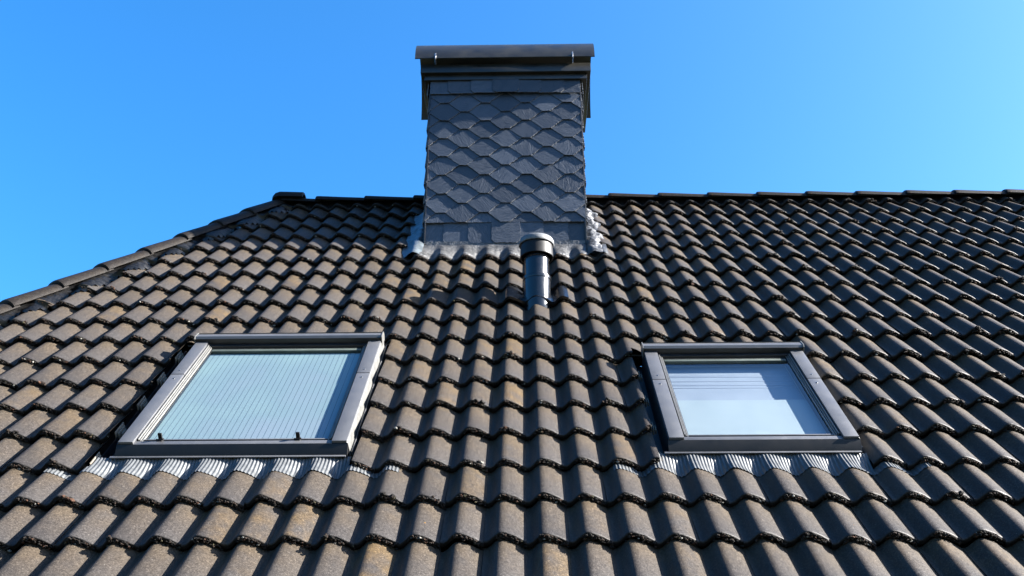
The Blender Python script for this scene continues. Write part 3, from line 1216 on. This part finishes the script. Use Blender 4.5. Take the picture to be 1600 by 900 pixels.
    mr.add(q, [[0, 1, 5, 4], [1, 2, 6, 5], [2, 3, 7, 6], [3, 0, 4, 7], [4, 5, 6, 7]])
    mr.build("reveal", M_PALE, fr, smooth=False)
    if style == 'stripe':
        bq = [R(a + 0.004, c + 0.004, 0.042), R(b - 0.004, c + 0.004, 0.042), R(b - 0.004, e - 0.004, 0.042), R(a + 0.004, e - 0.004, 0.042)]
        obj("blind", bq, [[0, 1, 2, 3]], M_BLIND, fr, smooth=False, label="light blue blind with thin dark pinstripes behind the glass")
        for uc in (uL + 0.215, uR - 0.275):
            mc = MB()
            mc.box(uc - 0.014, uc + 0.014, iv0 - 0.022, iv0 + 0.012, 0.070, 0.086, 0.002)
            mc.box(uc - 0.011, uc + 0.011, iv0 - 0.004, iv0 + 0.006, 0.084, 0.122, 0.003)
            mc.tube([R(uc - 0.02, iv0 - 0.012, 0.090), R(uc + 0.02, iv0 - 0.012, 0.090)], 0.0035, 8)
            mc.build("catch", M_RUBBER, fr, label="small black catch standing on the lower rail")
    else:
        vm = c + (e - c) * 0.50
        mc = MB()
        mc.box(a + 0.003, b - 0.003, c + 0.003, vm, 0.020, 0.026)
        mc.build("blind", M_PALE, fr, smooth=False, label="white blind covering the lower half of the glass")
        mc = MB()
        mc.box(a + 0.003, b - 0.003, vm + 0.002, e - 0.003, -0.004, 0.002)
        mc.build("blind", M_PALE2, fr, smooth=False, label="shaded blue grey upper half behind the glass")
        for vv, ww in ((vm + 0.20, 0.012), (vm + 0.235, 0.018), (vm + 0.29, 0.012), (vm + 0.35, 0.03)):
            mc = MB()
            mc.box(a + 0.004, b - 0.004, vv, vv + ww, 0.0021, 0.0032, 0.0003)
            mc.build("blind_fold", M_PALE3, fr)
    # lower rail, apron front and lip
    ml = MB()
    ml.box(iu0 - 0.004, iu1 + 0.004, vB + 0.0, vB + 0.034, h1 - 0.016, h1 - 0.002, 0.002)
    ml.build("lower_rail", M_CLAD, fr)
    mf = MB()
    mf.prism([(vB + 0.004, h1 - 0.003), (vB - 0.001, h1 - 0.004), (vB - 0.048, 0.040), (vB - 0.052, 0.034), (vB + 0.004, 0.0)], uL - 0.006, uR + 0.006, 'u')
    mf.build("front_panel", M_PANEL, fr, auto=25)
    mi = MB()
    mi.box(uL - 0.03, uR + 0.0, vB - 0.062, vB - 0.046, 0.032, 0.039, 0.002)
    mi.build("apron_lip", M_CLAD, fr)
    # hood across the top
    mh = MB()
    mh.prism([(vT - 0.060, 0.070), (vT - 0.062, h1 + 0.034), (vT - 0.050, h1 + 0.046), (vT + 0.004, h1 + 0.040), (vT + 0.030, h1 + 0.012), (vT + 0.034, 0.02), (vT - 0.03, 0.02)], uL - 0.004, uR + 0.004, 'u')
    mh.build("hood", M_CLAD, fr, auto=25)
    mh = MB()
    mh.box(uL + 0.0, uR - 0.0, vT - 0.070, vT - 0.0605, 0.072, h1 + 0.034, 0.001)
    mh.build("hood_front", M_CLAD_D, fr)
    mh = MB()
    mh.prism([(vT + 0.0, h1 + 0.040), (vT + 0.035, h1 + 0.020), (vT + 0.035, h1 + 0.026), (vT + 0.0, h1 + 0.046)], uL + 0.002, uR + 0.0, 'u')
    mh.build("hood_lip", M_CLAD, fr)
    mh = MB()
    mh.prism([(vT + 0.03, 0.03), (vT + 0.12, -0.03), (vT + 0.12, -0.036), (vT + 0.03, 0.02)], uL - 0.1, uR + 0.05, 'u')
    mh.build("head_flashing", M_CLAD, fr)
    # end cap of the hood, on the right
    me_ = MB()
    me_.prism([(vT - 0.075, 0.06), (vT - 0.072, h1 + 0.040), (vT - 0.05, h1 + 0.050), (vT + 0.012, h1 + 0.044), (vT + 0.036, h1 + 0.012), (vT + 0.03, 0.06)], uR + 0.005, uR + 0.010, 'u')
    me_.build("hood_end", M_ALU, fr)
    me_ = MB()
    me_.prism([(vT - 0.075, 0.06), (vT - 0.072, h1 + 0.040), (vT - 0.05, h1 + 0.050), (vT + 0.012, h1 + 0.044), (vT + 0.036, h1 + 0.012), (vT + 0.03, 0.06)], uL - 0.010, uL - 0.005, 'u')
    me_.build("hood_end", M_ALU, fr)
    HOFF[0] = 0.0
    # pleated apron over the tiles
    ua, ub = uL - 0.315, uR + 0.305
    us = np.arange(ua, ub, 0.0018)
    P = []
    for vv in np.concatenate([np.linspace(0.598, 0.66, 6), np.linspace(0.675, vB - 0.048, 5)]):
        f = np.clip((vv - 0.64) / (vB - 0.048 - 0.64), 0, 1)
        drape = 0.0035 * np.sin(us * 17)
        al = (vv - E) / E
        tile_h = wave(us) + STEP * (1 - al) + 0.005
        flat = 0.001 + 0.18 * tile_h
        inside = (us > uL - 0.10) & (us < uR + 0.03)
        h = np.where(inside, (1 - f) * tile_h + f * flat, tile_h)
        pl = 0.0021 * np.sin(us * 2 * np.pi / 0.0185)
        P.append(np.stack([us, vv + (drape if vv < 0.6 else 0) + 0 * us, h + pl], 1))
    P = np.array(P)
    a_, b_, _ = P.shape
    mk = MB()
    mk.v = [tuple(p) for p in Rn(P.reshape(-1, 3))]
    for i in range(a_ - 1):
        for j in range(b_ - 1):
            um = us[j]
            if P[i, j, 1] > 0.659 and not (uL - 0.105 < um < uR + 0.03):
                continue
            mk.f.append([i * b_ + j, i * b_ + j + 1, (i + 1) * b_ + j + 1, (i + 1) * b_ + j])
    mk.build("apron", M_APRON, fr, label="pleated metal apron draped over the tiles below the frame", auto=60)
    return fr


M_SASH = simple("green_grey_sash", (0.12, 0.15, 0.13), 0.5, 0, 14, 0.08)
WINS[0]['label'] = "large roof window with pinstriped blind and two black catches"
WINS[1]['label'] = "smaller roof window with white blind drawn over its lower half"
roof_window(WINS[0], 'stripe')
roof_window(WINS[1], 'half')
